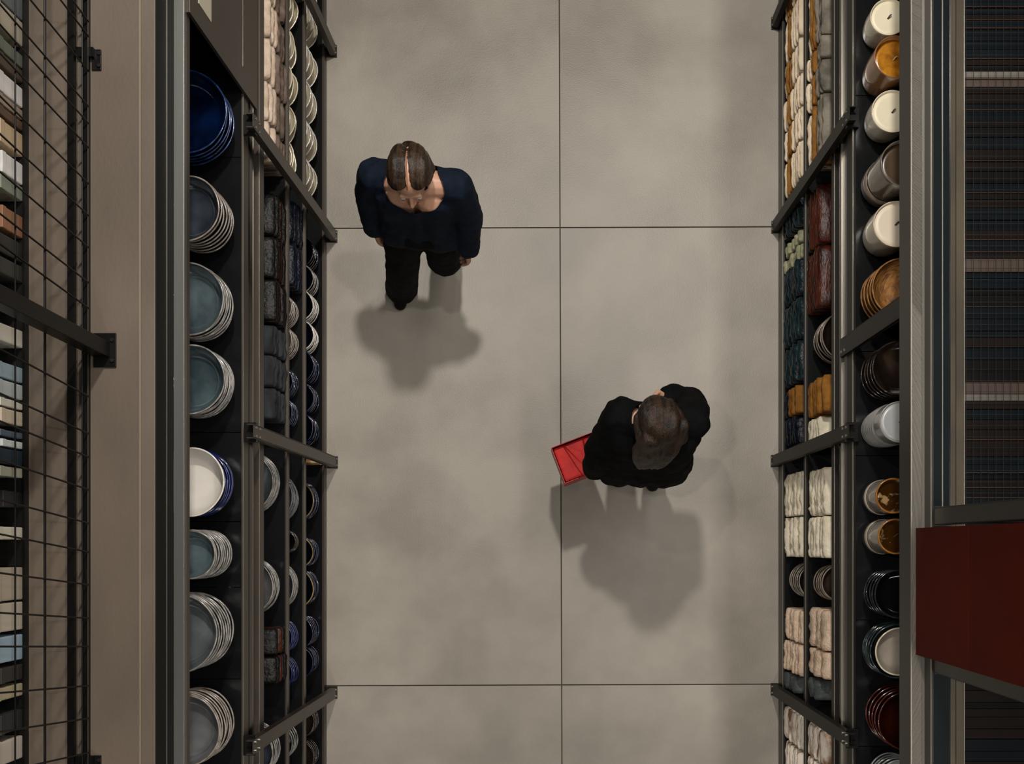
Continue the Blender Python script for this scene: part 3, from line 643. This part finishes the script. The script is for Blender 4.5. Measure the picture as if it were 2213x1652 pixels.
pile('B', 1616, 1690, 4, .09, pn('B', 'marbled cloth', 'at the bottom edge'), marb, dx=.26, layers=3, zoff=.25, amt=.007)

# ------------------------------------------------------------------ people
def capsule(bm, p0, r0, p1, r1):
    p0, p1 = Vector(p0), Vector(p1); t = bmesh.new()
    for p, r in ((p0, r0), (p1, r1)): bmesh.ops.create_icosphere(t, subdivisions=2, radius=r, matrix=Matrix.Translation(p))
    g = bmesh.ops.convex_hull(t, input=t.verts[:])
    bmesh.ops.delete(t, geom=[e for e in g['geom_interior'] if isinstance(e, bmesh.types.BMVert)], context='VERTS')
    bmesh.ops.recalc_face_normals(t, faces=t.faces[:])
    me = bpy.data.meshes.new('t'); t.to_mesh(me); bm.from_mesh(me); bpy.data.meshes.remove(me); t.free()
def chain(bm, pts):                                   # [(point, radius), ...]
    for (a, ra), (b, rb) in zip(pts[:-1], pts[1:]): capsule(bm, a, ra, b, rb)
def ellipsoid(bm, M, c, rx, ry, rz):                  # axes given by the 3x3 frame M (right, forward, up)
    T = Matrix.Translation(c) @ M.to_4x4() @ Matrix.Diagonal((rx, ry, rz, 1))
    bmesh.ops.create_icosphere(bm, subdivisions=3, radius=1, matrix=T)
def grow(bm, name, m, voxel=.007, smooth=4, cut=None, disp=0, dscale=14):
    me = bpy.data.meshes.new(name); bm.to_mesh(me); bm.free()
    o = bpy.data.objects.new('tmp', me); COL.objects.link(o)
    r = o.modifiers.new('r', 'REMESH'); r.mode = 'VOXEL'; r.voxel_size = voxel
    s = o.modifiers.new('s', 'SMOOTH'); s.iterations = smooth; s.factor = .5
    dg = bpy.context.evaluated_depsgraph_get(); out = bpy.data.meshes.new_from_object(o.evaluated_get(dg)); out.name = name
    bpy.data.objects.remove(o); bpy.data.meshes.remove(me)
    b2 = bmesh.new(); b2.from_mesh(out)
    if cut:
        bmesh.ops.delete(b2, geom=[v for v in b2.verts if cut(v.co)], context='VERTS')
        for _ in range(14):
            new = {}
            for v in b2.verts:
                nb = [e.other_vert(v).co for e in v.link_edges if e.is_boundary]
                if len(nb) == 2: new[v] = v.co*.4+(nb[0]+nb[1])*.3
            for v, c in new.items(): v.co = c
    if disp:
        b2.normal_update()
        for v in b2.verts:
            q = Vector((v.co.x*dscale, v.co.y*dscale, v.co.z*dscale*.6)); v.co += v.normal*disp*(noise.noise(q)+.5*noise.noise(q*2.3))
    b2.to_mesh(out); b2.free()
    out.materials.clear(); out.materials.append(m)
    for p in out.polygons: p.use_smooth = True
    return out
skin = mat('skin', '#b98a70', '#c99a80', scale=9, rough=.5); lipm = mat('lips', '#8f4a42', rough=.45); eyew = mat('eye_white', '#d8d2cc', rough=.2); iris = mat('iris', '#2a1c12', rough=.15)
def frame(fwd, up):
    f = Vector(fwd).normalized(); u = (Vector(up)-f*Vector(up).dot(f)).normalized(); r = f.cross(u); return Matrix((r, f, u)).transposed()
def head(bm, c, Mh, k=1.0):
    at = lambda x, y, z: Vector(c)+Mh @ Vector((x*k, y*k, z*k))
    ellipsoid(bm, Mh, at(0, -.012, .03), .074*k, .094*k, .088*k)       # skull
    ellipsoid(bm, Mh, at(0, .022, -.035), .058*k, .066*k, .075*k)      # face
    chain(bm, [(at(-.042, .018, -.072), .022*k), (at(0, .066, -.096), .020*k), (at(.042, .018, -.072), .022*k)])   # jaw
    chain(bm, [(at(0, .084, .006), .008*k), (at(0, .103, -.030), .012*k)]); chain(bm, [(at(-.011, .093, -.034), .008*k), (at(.011, .093, -.034), .008*k)])   # nose
    chain(bm, [(at(-.036, .076, .018), .010*k), (at(.036, .076, .018), .010*k)])  # brow
    for s in (-1, 1): chain(bm, [(at(s*.076, -.004, .012), .011*k), (at(s*.078, -.008, -.012), .012*k), (at(s*.073, .002, -.032), .008*k)])  # ears
    return at
def face_parts(root, at, k=1.0):
    L = root.location
    for s in (-1, 1):
        bm = bmesh.new(); bmesh.ops.create_uvsphere(bm, u_segments=12, v_segments=8, radius=.012*k, matrix=Matrix.Translation(at(s*.031, .075, -.002))); e = part('eye', bm, eyew, root, True)
        bm = bmesh.new(); bmesh.ops.create_uvsphere(bm, u_segments=10, v_segments=6, radius=.006*k, matrix=Matrix.Translation(at(s*.031, .0825, -.003))); o = link('iris', mesh_of(bm, 'iris', iris, True), e)
    bm = bmesh.new(); tube(bm, [at(-.022, .082, -.064), at(-.008, .089, -.061), at(0, .090, -.063), at(.008, .089, -.061), at(.022, .082, -.064)], [.002, .005, .0055, .005, .002], 8); part('lips', bm, lipm, root, True)
def hand(bm, wrist, d, palm_n, thumb_side, curl=.35, k=1.0):
    """palm and five fingers; d = direction of the fingers, palm_n = where the palm faces, thumb_side = +1/-1 along d x palm_n"""
    w_ = Vector(wrist); d = Vector(d).normalized(); nn = Vector(palm_n); nn = (nn-d*nn.dot(d)).normalized(); s = d.cross(nn)*thumb_side
    pts = [w_+d*.02, w_+d*.085]
    for q in (-.026, -.009, .009, .026):
        chain(bm, [(w_+d*.015+s*q*.6, .014*k), (w_+d*.085+s*q, .0125*k)])
    for q, ln in ((.029, .068), (.010, .078), (-.010, .072), (-.029, .056)):
        p = w_+d*.088+s*q; a = curl; v = d.copy(); ch = [(p, .0098*k)]
        for f_, fr in ((.45, .0092), (.32, .0085), (.23, .0075)):
            v = (d*math.cos(a)+nn*math.sin(a)); p = p+v*ln*f_; ch.append((p, fr*k)); a += curl*1.1
        chain(bm, ch)
    p = w_+d*.03+s*.026; chain(bm, [(p, .0125*k), (p+(d*.6+s*.8).normalized()*.034, .0105*k), (p+(d*.85+s*.55+nn*.3).normalized()*.062, .009*k)])

def build_person(name, label, J, headc, headf, headup, k=1.0):
    root_loc = J['root']
    bm = bmesh.new(); Mh = frame(headf, headup); at = head(bm, headc, Mh, k)
    V = Vector
    chain(bm, [(at(0, -.02, -.05), .052), (J['neck'], .052), (V(J['chest'])*.35+V(J['neck'])*.65, .07)])
    sl, sr = V(J['sl']), V(J['sr']); ch = V(J['chest'])
    chain(bm, [(sl, .05), (V(J['neck'])-V((0, 0, .05)), .06), (sr, .05)])
    lat = (sr-sl).normalized()
    for q in (-.075, .075): chain(bm, [(ch+lat*q+V((0, 0, .03)), .085), (V(J['waist'])+lat*q*.65, .078), (V(J['pelvis'])+lat*q, .088)])
    for s in 'lr':
        chain(bm, [(J['s'+s], .05), (J['e'+s], .038), (J['w'+s], .026)])
        chain(bm, [(J['h'+s], .082), (J['k'+s], .052), (J['a'+s], .036), ])
        chain(bm, [(J['a'+s], .036), (V(J['a'+s])+V((0, 0, -.03)), .034), (V(J['t'+s]), .026)])
        hd = J['hand'+s]; hand(bm, J['w'+s], hd[0], hd[1], hd[2], hd[3])
    me = grow(bm, 'person', skin, voxel=.0055, smooth=3)
    o = link(name, me, None, root_loc); me.transform(Matrix.Translation(-V(root_loc))); tag(o, label, 'person')
    face_parts(o, at, k)
    return o, at, Mh
def wear(root, name, bm, m, **kw):
    me = grow(bm, name, m, **kw); me.transform(Matrix.Translation(-root.location)); o = link(name, me, root); return o
def shoes(root, J, m):
    V = Vector
    for s in 'lr':
        bm = bmesh.new(); a, t = V(J['a'+s]), V(J['t'+s]); d = (t-a); d.z = 0; d.normalize(); heel = a+V((0, 0, -.052))-d*.035
        heel.z = max(heel.z, .036); tt = V(t); tt.z = max(t.z, .032)
        chain(bm, [(a, .044), (heel, .036)]); chain(bm, [(heel, .036), (a*.4+tt*.6, .043), (tt, .032)]); chain(bm, [(a, .044), (a*.4+tt*.6+V((0, 0, .012)), .04)])
        me = grow(bm, 'shoe', m, voxel=.006, smooth=4)
        for v in me.vertices: v.co.z = max(v.co.z, .002)
        me.transform(Matrix.Translation(-root.location)); link('shoe', me, root)
V = Vector
# --- person in navy, walking towards the bottom of the picture
J = dict(root=(-.62, 1.42, 0), neck=(-.575, 1.455, 1.42), chest=(-.577, 1.435, 1.26), waist=(-.588, 1.42, 1.09), pelvis=(-.60, 1.41, .94),
         sl=(-.735, 1.49, 1.365), sr=(-.405, 1.445, 1.365), el=(-.80, 1.475, 1.10), er=(-.372, 1.385, 1.10), wl=(-.805, 1.40, .87), wr=(-.395, 1.31, .88),
         hl=(-.675, 1.41, .90), hr=(-.515, 1.42, .90), kl=(-.735, 1.315, .49), kr=(-.535, 1.35, .49), al=(-.79, 1.335, .095), ar=(-.55, 1.64, .17), tl=(-.805, 1.235, .034), tr=(-.55, 1.55, .034),
         handl=((.05, -.12, -1), (1, 0, 0), -1, .3), handr=((-.05, -.1, -1), (-1, 0, 0), 1, .3))
HC = V((-.568, 1.425, 1.545))
p1, at1, M1 = build_person('person', 'person in dark navy top with center-parted brown hair, walking at the left', J, HC, (.02, -1, -.06), (0, -.06, 1))
knit = mat('navy_knit', '#08111e', '#0e1a2b', scale=30, rough=.85, bump=.25, bscale=120, spec=.2)
bm = bmesh.new()
lat = (V(J['sr'])-V(J['sl'])).normalized()
for q in (-.085, 0, .085): chain(bm, [(V(J['chest'])+lat*q+V((0, .01, .035)), .104), (V(J['waist'])+lat*q*.8, .10), (V(J['pelvis'])+lat*q*1.05+V((0, 0, -.03)), .118)])
chain(bm, [(V(J['sl'])+V((0, 0, 0)), .066), (V(J['neck'])-V((0, 0, .045)), .085), (V(J['sr']), .066)])
for s in 'lr': chain(bm, [(J['s'+s], .07), (J['e'+s], .062), (V(J['w'+s])+V((0, 0, .01)), .05)])
nk = V((-.573, 1.395, 1.435))
wear(p1, 'sweater', bm, knit, voxel=.008, smooth=6, disp=.008, dscale=13,
     cut=lambda c: ((c-nk)*1.0).length < .122 and c.z > 1.27 or (abs(c.x+.573) < .09 and c.z > 1.40))
tr = mat('dark_trousers', '#070708', '#0d0d0e', scale=20, rough=.9, bump=.2, bscale=120, spec=.15)
bm = bmesh.new()
chain(bm, [(V(J['pelvis'])+lat*-.06, .115), (V(J['pelvis'])+lat*.06, .115)])
for s in 'lr': chain(bm, [(J['h'+s], .102), (J['k'+s], .08), (V(J['a'+s])+V((0, -.03, .0)), .084)])
wear(p1, 'trousers', bm, tr, voxel=.008, smooth=5, disp=.007, dscale=12)
blackshoe = mat('black_leather', '#080808', '#0e0e0e', rough=.6, spec=.2)
shoes(p1, J, blackshoe)
hairm = mat('brown_hair', '#180e07', '#432f1c', scale=9, rough=.42, bump=.5, bscale=70, stretch=(9, 1, 1), bstretch=(10, 1, 1), spec=.6)
bm = bmesh.new()
for s in (-1, 1):
    ellipsoid(bm, M1, at1(s*.031, -.016, .043), .054, .100, .084)
    chain(bm, [(at1(s*.062, .028, .05), .022), (at1(s*.072, -.03, .0), .026), (at1(s*.04, -.085, -.05), .032)])
chain(bm, [(at1(0, -.095, .0), .045), (at1(0, -.105, -.06), .035), (at1(0, -.10, -.12), .022)])
Mi1 = M1.transposed()
def forehead(c):
    q = Mi1 @ (c-HC); return q.y > .052 and q.z < .088 - abs(q.x)*.25
wear(p1, 'hair', bm, hairm, voxel=.005, smooth=2, disp=.0025, dscale=40, cut=forehead)
bm = bmesh.new(); tube(bm, [at1(.002, .072, .096), at1(.002, .05, .1135), at1(.002, .0, .1285), at1(.001, -.04, .126), at1(0, -.07, .111)], [.0015, .0034, .0038, .0032, .0015], 6)
part('hair_parting', bm, mat('scalp', '#9c6f55', rough=.6), p1, True)

# --- person in black with long hair, carrying a red bag
J = dict(root=(.40, .40, 0), neck=(.39, .475, 1.40), chest=(.39, .45, 1.24), waist=(.385, .42, 1.08), pelvis=(.38, .395, .93),
         sl=(.255, .525, 1.345), sr=(.535, .505, 1.345), el=(.185, .40, 1.10), er=(.555, .60, 1.13), wl=(.165, .335, .87), wr=(.465, .62, 1.17),
         hl=(.30, .395, .89), hr=(.465, .395, .89), kl=(.31, .465, .48), kr=(.475, .40, .48), al=(.315, .43, .095), ar=(.485, .345, .11), tl=(.305, .565, .034), tr=(.49, .48, .034),
         handl=((-.1, -.05, -1), (1, .3, 0), -1, .75), handr=((-.9, -.35, .25), (-.1, -.7, .6), 1, .5))
HC = V((.390, .487, 1.505))
p2, at2, M2 = build_person('person', 'person in black coat with long brown hair, carrying a red bag', J, HC, (-.5, 1, -.42), (-.1, .4, 1))
coat = mat('black_wool_coat', '#050506', '#0a0a0b', scale=18, rough=.9, bump=.35, bscale=110, spec=.12)
bm = bmesh.new(); lat = (V(J['sr'])-V(J['sl'])).normalized()
for q in (-.085, 0, .085): chain(bm, [(V(J['chest'])+lat*q+V((0, .005, .04)), .112), (V(J['waist'])+lat*q*.95, .115), (V(J['pelvis'])+lat*q, .13), (V(J['pelvis'])+lat*q*1.25+V((.0, -.01, -.17)), .125)])
chain(bm, [(V(J['sl']), .078), (V(J['neck'])-V((0, 0, .04)), .09), (V(J['sr']), .078)])
for s in 'lr': chain(bm, [(J['s'+s], .082), (J['e'+s], .072), (V(J['w'+s])*.93+V(J['e'+s])*.07, .056)])
wear(p2, 'coat', bm, coat, voxel=.008, smooth=6, disp=.011, dscale=12, cut=lambda c: ((c-V((.39, .50, 1.46))).length < .10))
bm = bmesh.new()
for k in range(20):
    pass
chain(bm, [(V((.44, .55, 1.36)), .018), (V((.31, .47, 1.40)), .022), (V((.335, .42, 1.40)), .022), (V((.39, .405, 1.395)), .02), (V((.445, .42, 1.40)), .022), (V((.47, .47, 1.40)), .022), (V((.44, .55, 1.36)), .018)])
wear(p2, 'collar', bm, coat, voxel=.007, smooth=3)
bm = bmesh.new()
for s in 'lr': chain(bm, [(J['h'+s], .098), (J['k'+s], .074), (V(J['a'+s])+V((0, 0, .015)), .058)])
wear(p2, 'trousers', bm, tr, voxel=.008, smooth=5, disp=.006, dscale=12)
shoes(p2, J, blackshoe)
hair2 = mat('long_brown_hair', '#100905', '#3a2617', scale=10, rough=.5, bump=.6, bscale=60, stretch=(8, 1.5, 1), bstretch=(9, 2, 1), spec=.6)
bm = bmesh.new()
ellipsoid(bm, M2, at2(0, -.018, .042), .080, .101, .088)
for s in (-1, 1): chain(bm, [(at2(s*.066, .03, .035), .024), (at2(s*.076, -.02, -.02), .03), (at2(s*.07, -.06, -.1), .034)])
for q in (-.056, -.028, 0, .028, .056):
    chain(bm, [(at2(q, -.065, .02), .042), (V((.388+q, .392-.02*random.random(), 1.42)), .038), (V((.380+q*.8, .345, 1.31)), .03), (V((.372+q*.6, .325, 1.22+.05*random.random())), .014)])
wear(p2, 'hair', bm, hair2, voxel=.006, smooth=6, disp=.004, dscale=22)

# --- red bag
redp = mat('red_paper', '#b01410', '#c41a14', scale=6, rough=.45, bump=.05, bscale=30)
bc = V((.10, .405, .36)); bag = thing('shopping_bag', 'bright red shopping bag hanging from the hand of the person in black', 'bag', bc)
rzb = R(21)
bm = bmesh.new(); w2, d2, hb, t = .105, .088, .32, .0025
def rect(f, z, i=0): return [Vector((sx*(w2*f-i), sy*(d2*f-i), z)) for sx, sy in ((-1, -1), (1, -1), (1, 1), (-1, 1))]
ringsb = [rect(1, 0), rect(1.01, hb*.5), rect(1, hb), rect(1, hb, t), rect(1, .004, t)]
vs = [[bm.verts.new(p) for p in r_] for r_ in ringsb]
for a, b in zip(vs[:-1], vs[1:]):
    for k in range(4): bm.faces.new((a[k], a[(k+1) % 4], b[(k+1) % 4], b[k]))
bm.faces.new(vs[0][::-1]); bm.faces.new(vs[-1])
link('body', mesh_of(bm, 'body', redp), bag).rotation_euler = (0, 0, rzb)
bm = bmesh.new(); box(bm, -w2+.006, w2-.006, -d2+.006, d2-.006, .006, hb-.035, bev=.01)
link('tissue_filling', mesh_of(bm, 'tissue_filling', mat('red_tissue', '#a81512', '#c8201a', scale=14, rough=.7, bump=.6, bscale=24)), bag).rotation_euler = (0, 0, rzb)
hp = V((.148, .330, .765))-bc
Mz = Matrix.Rotation(rzb, 3, 'Z')
for sy in (-1, 1):
    a, b = Mz @ V((-.05, sy*(d2-.001), hb-.03)), Mz @ V((.05, sy*(d2-.001), hb-.03))
    bm = bmesh.new(); tube(bm, [a, a*.5+hp*.5+V((0, 0, .01)), hp+V((0, .004*sy, 0)), b*.5+hp*.5+V((0, 0, .01)), b], .0028, 6)
    link('handle', mesh_of(bm, 'handle', mat('red_cord', '#b01410', rough=.6), True), bag)
